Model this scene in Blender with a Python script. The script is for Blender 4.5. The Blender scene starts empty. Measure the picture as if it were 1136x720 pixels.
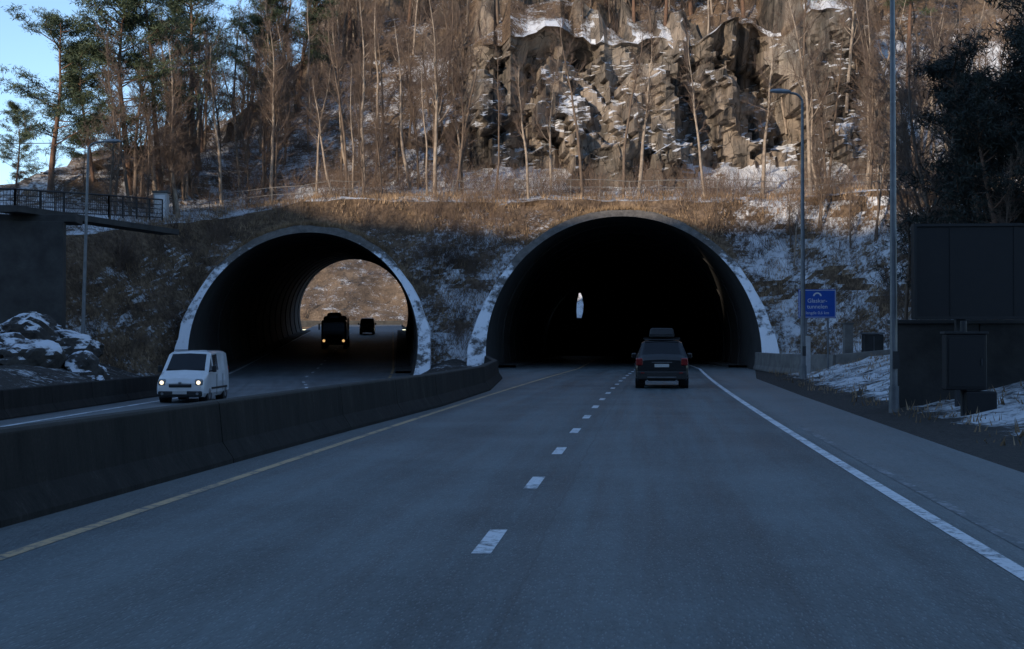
import bpy, bmesh, math, random
from mathutils import Vector, Matrix, noise
import numpy as np
random.seed(7); np.random.seed(7)
scene = bpy.context.scene
COL = scene.collection

# ------------------------------------------------------------------ helpers
def sm(a, b, x):
    t = max(0.0, min(1.0, (x-a)/(b-a))); return t*t*(3-2*t)
def lerp(a, b, t): return a+(b-a)*t
def interp(pts, x):
    if x <= pts[0][0]: return pts[0][1]
    for (x0, v0), (x1, v1) in zip(pts, pts[1:]):
        if x <= x1: return lerp(v0, v1, (x-x0)/(x1-x0))
    return pts[-1][1]
def fbm(x, y, z=0.0, o=4): return noise.fractal(Vector((x, y, z)), 0.9, 2.1, o)

class NT:
    def __init__(s, name):
        s.m = bpy.data.materials.new(name); s.m.use_nodes = True
        s.t = s.m.node_tree; s.b = s.t.nodes['Principled BSDF']
    def n(s, typ, **kw):
        nd = s.t.nodes.new(typ)
        for k, v in kw.items(): setattr(nd, k, v)
        return nd
    def l(s, a, b): s.t.links.new(a, b)
    def noise(s, vec, scale, detail=6, rough=.6):
        n = s.n('ShaderNodeTexNoise'); n.inputs['Scale'].default_value = scale
        n.inputs['Detail'].default_value = detail; n.inputs['Roughness'].default_value = rough
        s.l(vec, n.inputs['Vector']); return n.outputs['Fac']
    def ramp(s, fac, stops):
        r = s.n('ShaderNodeValToRGB'); e = r.color_ramp.elements
        while len(e) < len(stops): e.new(.5)
        for el, (p, c) in zip(e, stops):
            el.position = p; el.color = (*c, 1) if len(c) == 3 else c
        s.l(fac, r.inputs['Fac']); return r.outputs['Color']
    def mix(s, f, a, b, mode='MIX'):
        m = s.n('ShaderNodeMix', data_type='RGBA', blend_type=mode)
        for sock, v in ((m.inputs[0], f), (m.inputs[6], a), (m.inputs[7], b)):
            if hasattr(v, 'is_linked'): s.l(v, sock)
            elif isinstance(v, (int, float)): sock.default_value = v
            else: sock.default_value = (*v, 1)
        return m.outputs[2]
    def math(s, op, a, b=0.0, c=None, clamp=False):
        m = s.n('ShaderNodeMath', operation=op); m.use_clamp = clamp
        for i, v in enumerate((a, b, c)):
            if v is None: continue
            if hasattr(v, 'is_linked'): s.l(v, m.inputs[i])
            else: m.inputs[i].default_value = v
        return m.outputs[0]
    def bump(s, h, strength=.4, dist=.05):
        b = s.n('ShaderNodeBump'); b.inputs['Strength'].default_value = strength
        b.inputs['Distance'].default_value = dist
        s.l(h, b.inputs['Height']); s.l(b.outputs['Normal'], s.b.inputs['Normal'])
    def obj(s): return s.n('ShaderNodeTexCoord').outputs['Object']

def basic(name, c1, c2=None, rough=.7, metal=0, scale=4, bump=0.0, coat=0, emis=None, es=0, bscale=None):
    m = NT(name); v = m.obj()
    c2 = c2 or tuple(x*.75 for x in c1)
    f = m.noise(v, scale, 8, .65)
    m.l(m.ramp(f, [(.3, c2), (.7, c1)]), m.b.inputs['Base Color'])
    m.b.inputs['Roughness'].default_value = rough; m.b.inputs['Metallic'].default_value = metal
    m.b.inputs['Coat Weight'].default_value = coat
    if bump: m.bump(m.noise(v, bscale or scale*6, 6), bump, .03)
    if emis:
        m.b.inputs['Emission Color'].default_value = (*emis, 1); m.b.inputs['Emission Strength'].default_value = es
    return m.m

M = {}
M['concrete'] = basic('concrete', (.15, .145, .135), (.07, .068, .064), .85, scale=1.3, bump=.4)
M['concrete_dark'] = basic('concrete_dark', (.068, .066, .062), (.026, .025, .024), .9, scale=.9, bump=.5)
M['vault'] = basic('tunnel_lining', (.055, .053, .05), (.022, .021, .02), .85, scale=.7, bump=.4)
M['steel'] = basic('galvanised_steel', (.24, .25, .26), (.14, .15, .16), .5, .5, scale=3)
M['fence'] = basic('fence_steel', (.26, .25, .23), (.15, .14, .13), .6, .2, scale=3)
M['steel_dark'] = basic('dark_steel', (.045, .047, .05), (.025, .026, .028), .6, .3, scale=3)
M['black'] = basic('black_panel', (.006, .006, .007), (.003, .003, .004), .6, scale=5)
M['tyre'] = basic('tyre', (.02, .02, .02), (.012, .012, .012), .85, scale=9)
M['rim'] = basic('wheel_rim', (.35, .36, .37), (.2, .2, .2), .4, .7, scale=9)
M['whitepaint'] = basic('white_car_paint', (.74, .75, .76), (.60, .60, .60), .3, 0, scale=2, coat=.6)
M['blackpaint'] = basic('dark_car_paint', (.009, .010, .012), (.006, .006, .007), .32, .1, scale=2, coat=.4)
M['glass'] = basic('vehicle_glass', (.010, .012, .014), (.008, .008, .01), .08, 0, scale=1)
M['plastic'] = basic('black_plastic', (.016, .016, .017), (.010, .010, .010), .6, scale=9)
M['tail'] = basic('tail_lamp', (.22, .012, .01), (.13, .008, .008), .3, scale=9)
M['headon'] = basic('headlamp_lit', (.9, .8, .6), (.9, .8, .6), .2, scale=9, emis=(1, .58, .22), es=.8)
M['headwhite'] = basic('headlamp_lit_white', (.9, .88, .8), (.9, .88, .8), .2, scale=9, emis=(1, .80, .52), es=2.0)
M['plate'] = basic('number_plate', (.5, .5, .48), (.4, .4, .4), .5, scale=20)
M['blue'] = basic('blue_sign_face', (.012, .09, .44), (.010, .07, .36), .45, scale=3)
M['white'] = basic('white_sign_paint', (.74, .74, .74), (.64, .64, .64), .5, scale=5)
M['whitepost'] = basic('white_post', (.5, .5, .5), (.36, .36, .36), .6, scale=3)
M['bark'] = basic('bark', (.19, .135, .095), (.07, .052, .04), .9, scale=2)
M['bark_pale'] = basic('bark_pale', (.42, .34, .26), (.14, .105, .08), .9, scale=2)
M['bark_twig'] = basic('bark_twigs', (.19, .135, .10), (.10, .07, .055), .9, scale=.4)
M['bark_pine'] = basic('bark_pine', (.20, .11, .065), (.07, .045, .034), .9, scale=2)
M['lamp'] = basic('lamp_head', (.32, .34, .36), (.25, .26, .27), .4, .2, scale=4)

def foliage(name, a, b, sc=1.5):
    m = NT(name); f = m.noise(m.obj(), sc, 3)
    m.l(m.ramp(f, [(.35, a), (.65, b)]), m.b.inputs['Base Color'])
    m.b.inputs['Roughness'].default_value = .7
    return m.m
M['needle'] = foliage('pine_needles', (.025, .042, .020), (.075, .10, .045))
M['needle_dark'] = foliage('dark_needles', (.006, .010, .007), (.018, .024, .015))
M['drygrass'] = foliage('dry_grass_blades', (.15, .095, .05), (.44, .30, .175), .6)
M['twig'] = foliage('brush_twigs', (.075, .050, .038), (.22, .15, .105), .5)

def portalmat():
    m = NT('snowy_portal_concrete'); v = m.obj()
    c = m.ramp(m.noise(v, 2.6, 10, .7), [(.3, (.05, .045, .04)), (.7, (.16, .145, .13))])
    f = m.math('MULTIPLY_ADD', m.noise(v, 2.4, 8, .7), .45, m.math('MULTIPLY', m.noise(v, .33, 6, .6), .55))
    sx = m.n('ShaderNodeSeparateXYZ'); m.l(v, sx.inputs[0])
    # snow has melted from the crown, which the sun reaches
    hz = m.math('MULTIPLY', m.math('MULTIPLY_ADD', sx.outputs['Z'], .5, -3.0, clamp=True), -.17)
    sf = m.math('MULTIPLY_ADD', m.math('SUBTRACT', m.math('ADD', f, hz), .43), 14, 0, clamp=True)
    m.l(m.mix(sf, c, (.76, .78, .81)), m.b.inputs['Base Color']); m.b.inputs['Roughness'].default_value = .9
    m.bump(m.math('ADD', m.noise(v, 8, 8), sf), .7, .08); return m.m
M['collar'] = portalmat()
def snowy(name, base_dark, base_light, thr, scale=.7, width=.06, rough=.9):
    m = NT(name); v = m.obj()
    c = m.ramp(m.noise(v, 2.2, 10, .7), [(.3, base_dark), (.7, base_light)])
    f = m.noise(v, scale, 10, .68)
    geo = m.n('ShaderNodeNewGeometry'); sx = m.n('ShaderNodeSeparateXYZ'); m.l(geo.outputs['Normal'], sx.inputs[0])
    up = m.math('MULTIPLY_ADD', sx.outputs['Z'], .25, f)
    sf = m.math('MULTIPLY_ADD', m.math('SUBTRACT', up, thr), 1/width, 0, clamp=True)
    m.l(m.mix(sf, c, (.66, .68, .72)), m.b.inputs['Base Color'])
    m.b.inputs['Roughness'].default_value = rough
    m.bump(m.math('ADD', m.noise(v, 6, 8), sf), .5, .06)
    return m.m
M['boulder'] = snowy('snowy_rock', (.018, .017, .016), (.075, .065, .055), .64, .6, .08)

class MB:
    """collects geometry for a single mesh object with several materials"""
    def __init__(s): s.v = []; s.f = []; s.mi = []; s.mats = []; s.sm = []
    def mid(s, mat):
        mat = M[mat] if isinstance(mat, str) else mat
        if mat not in s.mats: s.mats.append(mat)
        return s.mats.index(mat)
    def add(s, vs, fs, mat, smooth=False):
        o = len(s.v); s.v += [tuple(p) for p in vs]; k = s.mid(mat)
        for f in fs: s.f.append([i+o for i in f]); s.mi.append(k); s.sm.append(smooth)
    def box(s, c, d, mat, rz=0, bev=.0):
        bm = bmesh.new(); bmesh.ops.create_cube(bm, size=1)
        bmesh.ops.scale(bm, vec=Vector(d), verts=bm.verts)
        if bev: bmesh.ops.bevel(bm, geom=bm.edges[:], offset=bev, segments=3, affect='EDGES', profile=.5)
        bmesh.ops.rotate(bm, matrix=Matrix.Rotation(rz, 3, 'Z'), verts=bm.verts)
        bmesh.ops.translate(bm, vec=Vector(c), verts=bm.verts)
        s.bm(bm, mat)
    def bm(s, bm, mat, smooth=False):
        bm.verts.ensure_lookup_table(); bm.verts.index_update()
        s.add([v.co[:] for v in bm.verts], [[v.index for v in f.verts] for f in bm.faces], mat, smooth); bm.free()
    def cyl(s, p0, p1, r0, r1, mat, n=12, caps=True, smooth=True):
        p0 = Vector(p0); p1 = Vector(p1); d = (p1-p0).normalized()
        a = d.orthogonal().normalized(); b = d.cross(a)
        vs = []
        for p, r in ((p0, r0), (p1, r1)):
            for i in range(n):
                t = 2*math.pi*i/n; vs.append(p+(a*math.cos(t)+b*math.sin(t))*r)
        s.add(vs, [[i, (i+1) % n, n+(i+1) % n, n+i] for i in range(n)], mat, smooth)
        if caps: s.add(vs, [list(range(n))[::-1], list(range(n, 2*n))], mat)
    def path(s, pts, rs, mat, n=8):
        for a, b, r0, r1 in zip(pts, pts[1:], rs, rs[1:]): s.cyl(a, b, r0, r1, mat, n)
    def obj(s, name, loc=(0, 0, 0), rz=0, bevel=0):
        me = bpy.data.meshes.new(name); me.from_pydata(s.v, [], s.f)
        for m in s.mats: me.materials.append(m)
        me.polygons.foreach_set('material_index', s.mi); me.polygons.foreach_set('use_smooth', s.sm)
        me.update()
        o = bpy.data.objects.new(name, me); COL.objects.link(o); o.location = loc; o.rotation_euler = (0, 0, rz)
        if bevel:
            b = o.modifiers.new('bevel', 'BEVEL'); b.width = bevel; b.segments = 3; b.limit_method = 'ANGLE'; b.angle_limit = math.radians(28)
        return o

def sheet(name, rows, mat, smooth=True, uvs=None, colors=None):
    nr, nc = len(rows), len(rows[0])
    v = [p for r in rows for p in r]
    f = [(i*nc+j, i*nc+j+1, (i+1)*nc+j+1, (i+1)*nc+j) for i in range(nr-1) for j in range(nc-1)]
    me = bpy.data.meshes.new(name); me.from_pydata(v, [], f); me.materials.append(mat)
    me.polygons.foreach_set('use_smooth', [smooth]*len(f))
    if uvs:
        uv = me.uv_layers.new(name='UVMap'); fl = [u for r in uvs for u in r]
        for lp in me.loops: uv.data[lp.index].uv = fl[lp.vertex_index]
    if colors:
        ca = me.color_attributes.new('mask', 'FLOAT_COLOR', 'POINT')
        ca.data.foreach_set('color', [c for r in colors for q in r for c in q])
    o = bpy.data.objects.new(name, me); COL.objects.link(o); return o

# ------------------------------------------------------------------ layout curves (metres)
def xc(y):
    if y > 82: return xc(82)+.085*(y-82)
    return -1.18+.09*y+.0002*max(y, 0)**2
def x_med(y): return interp([(-40, -9.3), (0, -5.5), (11.7, -4.43), (24.7, -2.95), (34, -1.75), (45, -.75), (60, -.45), (79, -1.2)], y)
def x_left(y): return interp([(-40, -15), (0, -14.2), (54, -14.1), (66, -15.6), (79, -18.6), (90, -19.3), (400, -46)], y)
def x_lr(y): return interp([(-40, -9.6), (0, -5.8), (11.7, -4.7), (24.7, -3.2), (40, -1.8), (52, -2.4), (66, -4.4), (79, -6.0), (90, -6.7), (400, -34)], y)
def z_left(y): return interp([(0, -.55), (78, -.55), (84, -.45), (165, 2.9), (200, 4.3), (400, 6)], y)
TR = dict(x=lambda y: 6.6+.068*(y-80), z=lambda y: 0.0, R=8.55, c=1.55, t=.45, y0=78.4, y1=168)
TL = dict(x=lambda y: -12.3-.083*(y-80), z=z_left, R=7.15, c=2.2, t=.42, y0=77.6, y1=168)
SL = .80
def in_tube(T, x, y, z, shrink=.3):
    dx = x-T['x'](y); dz = z-T['z'](y)-T['c']
    if y < T['y0']-1: return False
    if dz < 0: return abs(dx) < T['R']-shrink
    return dx*dx+dz*dz < (T['R']-shrink)**2
def near_tubes(x, y, z, s): return in_tube(TR, x, y, z, s) or in_tube(TL, x, y, z, s)

# ------------------------------------------------------------------ world, sun
w = bpy.data.worlds.new('World'); scene.world = w; w.use_nodes = True
nt = w.node_tree; sky = nt.nodes.new('ShaderNodeTexSky'); sky.sky_type = 'NISHITA'; sky.sun_disc = False
EL = 16.0; AZ = math.radians(35)
sky.sun_elevation = math.radians(EL); sky.sun_rotation = math.radians(180)+AZ; sky.air_density = .85; sky.dust_density = 0.1; sky.ozone_density = 2.3
bg = nt.nodes['Background']; bg.inputs['Strength'].default_value = .26
nt.links.new(sky.outputs[0], bg.inputs['Color'])
L = bpy.data.lights.new('sun', 'SUN'); L.energy = 5.0; L.angle = math.radians(.5); L.color = (1, .84, .66)
so = bpy.data.objects.new('sun', L); COL.objects.link(so)
sd = Vector((-math.cos(math.radians(EL))*math.sin(AZ), -math.cos(math.radians(EL))*math.cos(AZ), math.sin(math.radians(EL))))
so.rotation_euler = sd.to_track_quat('Z', 'Y').to_euler(); so.location = (-50, -50, 60)
scene.view_settings.view_transform = 'Standard'; scene.view_settings.look = 'None'; scene.view_settings.exposure = 0

# ------------------------------------------------------------------ camera
cam = bpy.data.cameras.new('camera'); co = bpy.data.objects.new('camera', cam); COL.objects.link(co)
cam.sensor_width = 36; cam.lens = 1500/1136*36; cam.clip_end = 5000; cam.clip_start = .1
co.location = (0, 0, 1.6); co.rotation_euler = (math.radians(90)+math.atan(20/1500), 0, 0)
scene.camera = co

# ------------------------------------------------------------------ road materials
def asphalt(name, lo, hi, tracks=True):
    m = NT(name); uv = m.n('ShaderNodeUVMap').outputs[0]
    sx = m.n('ShaderNodeSeparateXYZ'); m.l(uv, sx.inputs[0]); v = m.obj()
    big = m.noise(v, .35, 5, .6)
    mp = m.n('ShaderNodeMapping'); mp.inputs['Scale'].default_value = (2.2, .07, 1); m.l(uv, mp.inputs[0])
    streak = m.noise(mp.outputs[0], 1.6, 6, .65)
    mp2 = m.n('ShaderNodeMapping'); mp2.inputs['Scale'].default_value = (1.0, .22, 1); m.l(uv, mp2.inputs[0])
    fine = m.noise(mp2.outputs[0], 60, 4, .85)
    mid = m.noise(mp2.outputs[0], 14, 6, .8)
    vf = m.n('ShaderNodeTexVoronoi'); vf.inputs['Scale'].default_value = 45; m.l(mp2.outputs[0], vf.inputs['Vector'])
    tr = m.math('MULTIPLY_ADD', m.math('COSINE', m.math('MULTIPLY', m.math('ADD', sx.outputs['X'], -.9), 2*math.pi/1.78)), .5, .5)
    f = m.math('MULTIPLY', big, .26)
    f = m.math('MULTIPLY_ADD', streak, .40, f)
    f = m.math('MULTIPLY_ADD', fine, .28, f)
    f = m.math('MULTIPLY_ADD', mid, .24, f)
    if tracks: f = m.math('MULTIPLY_ADD', tr, .05, f)
    f = m.math('ADD', f, -.04)
    c = m.ramp(f, [(.46, lo), (.66, hi)])
    speck = m.math('LESS_THAN', vf.outputs['Distance'], .24)
    c = m.mix(m.math('MULTIPLY', speck, .4), c, (.26, .29, .30))
    if tracks:  # dusty, salted shoulders outside the edge lines
        ed = m.math('MULTIPLY_ADD', m.math('ABSOLUTE', m.math('ADD', sx.outputs['X'], -.15)), 2.5, -9.4, clamp=True)
        c = m.mix(m.math('MULTIPLY', ed, m.math('MULTIPLY', mid, .7)), c, (.20, .205, .20))
    wn = m.noise(uv, 1.2, 4)
    d = m.math('ABSOLUTE', m.math('ADD', m.math('MULTIPLY_ADD', wn, .16, sx.outputs['X']), -.5))
    j = m.math('LESS_THAN', d, .010)
    c = m.mix(m.math('MULTIPLY', j, .4), c, (.025, .025, .025))
    m.l(c, m.b.inputs['Base Color'])
    m.l(m.math('MULTIPLY_ADD', streak, .3, .42), m.b.inputs['Roughness'])
    m.b.inputs['Specular IOR Level'].default_value = .45
    m.bump(m.math('ADD', vf.outputs['Distance'], fine), .6, .012)
    return m.m
M['asphalt'] = asphalt('asphalt', (.022, .030, .032), (.112, .140, .146))
M['asphalt2'] = asphalt('asphalt_salted', (.06, .068, .073), (.17, .187, .195), False)

def paint(name, c, wear=.5):
    m = NT(name); v = m.obj()
    f = m.noise(v, 9, 8, .75); g = m.noise(v, 1.1, 4)
    k = m.math('MULTIPLY_ADD', m.math('SUBTRACT', m.math('MULTIPLY_ADD', g, .5, f), wear), 6, 0, clamp=True)
    m.l(m.mix(k, (.08, .095, .10), c), m.b.inputs['Base Color']); m.b.inputs['Roughness'].default_value = .6
    return m.m
M['pwhite'] = paint('road_paint_white', (.68, .70, .72), .60)
M['pworn'] = paint('road_paint_worn', (.28, .29, .30), .72)
M['pyellow'] = paint('road_paint_yellow', (.52, .35, .18), .62)

M['ground'] = basic('ground_soil', (.11, .085, .06), (.05, .04, .03), .95, scale=.3, bump=.3)
sheet('ground', [[(x, y, -.9) for x in (-3000, -200, 200, 3000)] for y in (-3000, -200, 300, 3000)], M['ground'])

def xr_road(y):
    return interp([(-40, xc(-40)+5.9), (0, xc(0)+5.9), (20, xc(20)+5.9), (40, xc(40)+5.9), (60, xc(60)+5.9), (79, 14.2), (170, 22)], y)
def xl_road(y): return x_med(y)-.1 if y < 79 else TR['x'](y)-8
rows = []; uv = []
for y in list(np.arange(-40, 80, 2.0))+list(np.arange(80, 172, 6.0)):
    a, b = xl_road(y), xr_road(y); r = []; u = []
    for k in range(9):
        x = lerp(a, b, k/8); r.append((x, y, 0)); u.append((x-xc(y), y))
    rows.append(r); uv.append(u)
sheet('road', rows, M['asphalt'], uvs=uv)
rows = []; uv = []
for y in list(np.arange(-40, 170, 3.0))+[200, 260, 400]:
    a, b = x_left(y), x_lr(y); r = []; u = []
    for k in range(7):
        x = lerp(a, b, k/6); r.append((x, y, z_left(y))); u.append((x-(a+b)/2, y))
    rows.append(r); uv.append(u)
sheet('opposite_road', rows, M['asphalt2'], uvs=uv)

def strip(mb, fx, w_, y0, y1, mat, z=lambda y: .004, step=2.0):
    n = max(1, int((y1-y0)/step)); vs = []; fs = []
    for i in range(n+1):
        y = lerp(y0, y1, i/n); x = fx(y)
        vs += [(x-w_/2, y, z(y)), (x+w_/2, y, z(y))]
        if i: k = 2*i; fs.append([k-2, k-1, k+1, k])
    mb.add(vs, fs, mat)
mk = MB()
strip(mk, lambda y: xc(y)-3.55, .13, -30, 165, 'pyellow')
strip(mk, lambda y: xc(y)+3.85, .15, -30, 165, 'pwhite')
strip(mk, lambda y: xc(y)+4.22, .12, -30, 26, 'pworn')
y = 10.26-4.55*8
while y < 160:
    if y > -30: strip(mk, xc, .15, y, y+1.3, 'pwhite')
    y += 4.55
zl = lambda y: z_left(y)+.004
strip(mk, lambda y: x_left(y)+1.1, .15, -30, 165, 'pwhite', zl)
strip(mk, lambda y: x_lr(y)-1.2, .15, -30, 165, 'pyellow', zl)
y = 0
while y < 160:
    strip(mk, lambda q: (x_left(q)+x_lr(q))/2, .15, y, y+1.3, 'pwhite', zl); y += 4.55
mk.obj('lane_markings')

# ------------------------------------------------------------------ concrete barriers
def barrier(name, pts, h, mat, zb=0.0, w0=.32, w1=.12, joint=3.0):
    mb = MB(); prof = [(-w0, 0), (-w0, .08), (-w1-.05, .30), (-w1, h-.03), (-w1+.03, h), (w1-.03, h), (w1, h-.03), (w1+.05, .30), (w0, .08), (w0, 0)]
    P = [Vector(p).to_3d() for p in pts]; res = []
    for a, b in zip(P, P[1:]):
        n = max(1, round((b-a).length/joint))
        for i in range(n): res.append(((a.lerp(b, i/n)), (a.lerp(b, (i+1)/n))))
    for a, b in res:
        d = (b-a); ln = d.length; d.normalize(); s_ = Vector((d.y, -d.x, 0)); a2 = a+d*.012; b2 = b-d*.012
        vs = [p+s_*q[0]+Vector((0, 0, q[1])) for p in (a2, b2) for q in prof]; n = len(prof)
        mb.add(vs, [[i, i+1, n+i+1, n+i] for i in range(n-1)]+[list(range(n)), list(range(n, 2*n))[::-1]], mat)
    return mb.obj(name)
def barmat():
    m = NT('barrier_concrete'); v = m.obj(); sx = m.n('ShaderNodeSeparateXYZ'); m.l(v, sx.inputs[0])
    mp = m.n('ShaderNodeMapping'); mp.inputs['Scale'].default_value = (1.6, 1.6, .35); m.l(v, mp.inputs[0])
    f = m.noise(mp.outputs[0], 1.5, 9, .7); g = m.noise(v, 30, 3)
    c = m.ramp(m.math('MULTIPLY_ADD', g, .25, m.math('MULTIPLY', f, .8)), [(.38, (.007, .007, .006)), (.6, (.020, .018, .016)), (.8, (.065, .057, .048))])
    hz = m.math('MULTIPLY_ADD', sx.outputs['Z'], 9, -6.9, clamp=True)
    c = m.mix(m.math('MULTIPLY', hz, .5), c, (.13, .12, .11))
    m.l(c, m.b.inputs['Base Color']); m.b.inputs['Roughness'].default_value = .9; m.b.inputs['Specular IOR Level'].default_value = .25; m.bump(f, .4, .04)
    return m.m
M['barrier'] = barmat()
ys = [-35, 0, 11.7, 18, 24.7, 34, 45, 60, 72, 79.5]
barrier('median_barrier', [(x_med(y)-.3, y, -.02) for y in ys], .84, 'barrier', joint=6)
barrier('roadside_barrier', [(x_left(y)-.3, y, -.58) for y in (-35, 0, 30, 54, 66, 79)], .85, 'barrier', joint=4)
M['bar_l'] = basic('pale_concrete', (.24, .23, .21), (.10, .095, .09), .85, scale=1.5, bump=.3)
barrier('roadside_barrier', [(14.6, 80.5, 0), (14.2, 74, 0), (14.2, 68, 0), (15.2, 63.5, .02), (17.8, 62.5, .3)], 1.02, 'bar_l', joint=2.5, w0=.25)

# ------------------------------------------------------------------ hill
def y_base(x):
    b = 80.0
    if x < -19.5: b -= min(18, (-19.5-x)*2.0)
    if x > 18: b -= min(34, (x-18)*.95)
    return b
def hf(x):
    return interp([(-60, 0), (-38, .0), (-34, .12), (-29, .20), (-25, .38), (-21, .62), (-12, .9), (0, 1.0), (60, 1.05)], x)
def cliffness(x):
    return max(sm(-6, -2, x)*(1-sm(25, 31, x)), .9*sm(-37, -34, x)*(1-sm(-28, -24, x)), .15)
def profile(x):
    b = y_base(x); q = 80-b; c = cliffness(x); h = hf(x); k = q*.6
    z = lambda v: 12.2+(v-12.2)*h
    te = interp([(-60, 7.4), (-26, 7.6), (-20, 9.6), (-14, 11), (60, 11.2)], x)
    return [(b-2.5, -1.3), (b, -.15), (b+9.6, te), (b+15+k, lerp(te, 12.0, .7) if x < -14 else 12.0), (b+18+k, 12.9 if h > .15 else 12.2),
            (b+18+k+lerp(17, 5.5, c), z(26)), (b+46+k, z(37)), (b+68+k*.5, z(46)), (165-1, z(40)), (165.5, -1.3)]
SEG = [4, 36, 14, 8, 74, 44, 16, 4, 60]
def rockdisp(x, z, sx_, sz_, tilt=1.0):
    d, pts = noise.voronoi(Vector((x/sx_, z/sz_, 3.1)))
    p = pts[0]; h1 = noise.cell(p*7.3); h2 = noise.cell(p*3.7+Vector((9, 2, 4))); h3 = noise.cell(p*5.1+Vector((1, 7, 3)))
    lx = x/sx_-p.x; lz = z/sz_-p.y
    return h1*1.0+tilt*((h2-.5)*lx*1.3-(h3*.9-.25)*lz*1.0)
def shelf(x, z):
    s_ = 0
    for zz, amp, ph in ((17.2, 2.4, 3), (21.6, 2.0, 8)):
        zc = zz+3.2*fbm(x*.14, ph)
        s_ += amp*sm(zc-.25, zc+.25, z)*sm(-.15, .15, fbm(x*.13, ph*5.0))
    return s_
def hill_pt(x, i, f):
    P = profile(x); a, b = P[i], P[i+1]; y = lerp(a[0], b[0], f); z = lerp(a[1], b[1], f)
    rock = 0.0; n1 = fbm(x*.10, y*.10, z*.1)
    if i in (0, 8): pass
    elif i <= 1:
        fade = min(1, f*3) if i == 1 else 0
        z += n1*.5*fade; y += fbm(x*.35, z*.35, 5)*.6*fade
    elif i in (2, 3): z += fbm(x*.25, y*.25, 9)*.25
    elif i == 4:
        c = cliffness(x)
        rr = sm(.3, .6, c+.45*fbm(x*.12, z*.14, 21)+.05)
        edge = min(1, f*6, (1-f)*4+.15)
        xw = x+1.0*fbm(x*.4, z*.4, 2); zw = z+1.0*fbm(x*.4, z*.4, 33)+.25*x
        dsp = rockdisp(xw, zw, 5.6, 8.5, .9)*3.4+rockdisp(xw+40, zw, 2.4, 4.6)*1.3+rockdisp(xw-30, zw*1.1, 1.0, 1.9, .6)*.3
        bigs = fbm(x*.13, z*.05, 55)*2.4
        y -= (dsp+bigs-2.0)*edge*rr*(1.0 if hf(x) > .5 else .5)
        if hf(x) > .5: y += shelf(x, z)*c
        z += .2*fbm(x*.9, z*.9, 4)*rr+(1-edge)*1.8*fbm(x*.22, 4.4)*(1 if f > .5 else 0)
        rock = rr
    elif i >= 5:
        rr = sm(.12, .38, fbm(x*.09, y*.09, 61)+.16*cliffness(x)) if i in (5, 6) else 0
        fade = min(1, f*4) if i == 5 else 1
        if i == 5 and hf(x) > .5: y += shelf(x, 26)*cliffness(x)*(1-f); z += (1-min(1, f*6))*1.5*fbm(x*.22, 4.4)
        z += (n1*1.8+rr*rockdisp(x, y, 2.7, 4.7)*2.8)*fade*min(1, hf(x)*1.5)
        rock = rr
    return x, y, z, rock
xs = np.arange(-62, 62.01, .34)
rows = []; cols = []; tt = []
for i, n in enumerate(SEG):
    for k in range(n): tt.append((i, k/n))
tt.append((len(SEG)-1, 1.0))
for (i, f) in tt:
    r = []; c = []
    for x in xs:
        X, Y, Z, rock = hill_pt(float(x), i, f)
        sn = 0.0
        if i == 1: sn = .025+.075*sm(11, 18, X)+.075*sm(-7, -3, X)*(1-sm(3, 6, X))+.03*(1-sm(-22, -16, X))-.11*sm(.62, .95, f)*(1-sm(11, 17, X))
        elif i in (2, 3): sn = .035
        elif i == 4: sn = .085+.09*fbm(X*.16, Z*.16, 12) if X > -8 else .02
        elif i == 5: sn = .11*cliffness(X)*(1-sm(.05, .22, f))*sm(-.3, .2, fbm(X*.2, 7))
        r.append((X, Y, Z)); c.append((rock, .5+sn, 0, 1))
    rows.append(r); cols.append(c)
hm = NT('hillside'); v = hm.obj(); at = hm.n('ShaderNodeAttribute'); at.attribute_name = 'mask'
sp = hm.n('ShaderNodeSeparateColor'); hm.l(at.outputs['Color'], sp.inputs[0])
geo = hm.n('ShaderNodeNewGeometry'); sx = hm.n('ShaderNodeSeparateXYZ'); hm.l(geo.outputs['Normal'], sx.inputs[0])
g1 = hm.noise(v, .5, 10, .7); g2 = hm.noise(v, 4, 8, .75)
grass = hm.ramp(hm.math('MULTIPLY_ADD', g2, .5, hm.math('MULTIPLY', g1, .5)), [(.36, (.035, .025, .019)), (.5, (.13, .088, .057)), (.66, (.34, .24, .155))])
mp = hm.n('ShaderNodeMapping'); mp.inputs['Scale'].default_value = (1.1, 1.1, .35); hm.l(v, mp.inputs[0])
r1 = hm.noise(mp.outputs[0], .5, 12, .74); r2 = hm.noise(v, .16, 5); r3 = hm.noise(mp.outputs[0], .22, 4, .6)
rockc = hm.ramp(hm.math('MULTIPLY_ADD', r3, .45, hm.math('MULTIPLY', r1, .55)), [(.39, (.028, .025, .023)), (.46, (.13, .11, .09)), (.53, (.31, .25, .195)), (.64, (.45, .38, .30))])
rockc = hm.mix(hm.math('MULTIPLY_ADD', r2, 4, -1.85, clamp=True), rockc, hm.ramp(r1, [(.35, (.045, .042, .04)), (.65, (.23, .215, .19))]))
vor = hm.n('ShaderNodeTexVoronoi', feature='DISTANCE_TO_EDGE'); vor.inputs['Scale'].default_value = .8
nz = hm.n('ShaderNodeTexNoise'); nz.inputs['Scale'].default_value = .8; hm.l(v, nz.inputs['Vector'])
wv = hm.mix(.55, mp.outputs[0], nz.outputs['Color'], 'ADD'); hm.l(wv, vor.inputs['Vector'])
crack = hm.math('LESS_THAN', vor.outputs['Distance'], .018)
rockc = hm.mix(hm.math('MULTIPLY', crack, .7), rockc, (.02, .017, .015))
base = hm.mix(sp.outputs[0], grass, rockc)
s1 = hm.noise(v, .55, 12, .72); s2 = hm.noise(v, 4.5, 6, .75)
sf = hm.math('MULTIPLY_ADD', s2, .45, hm.math('MULTIPLY', s1, .55))
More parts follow.
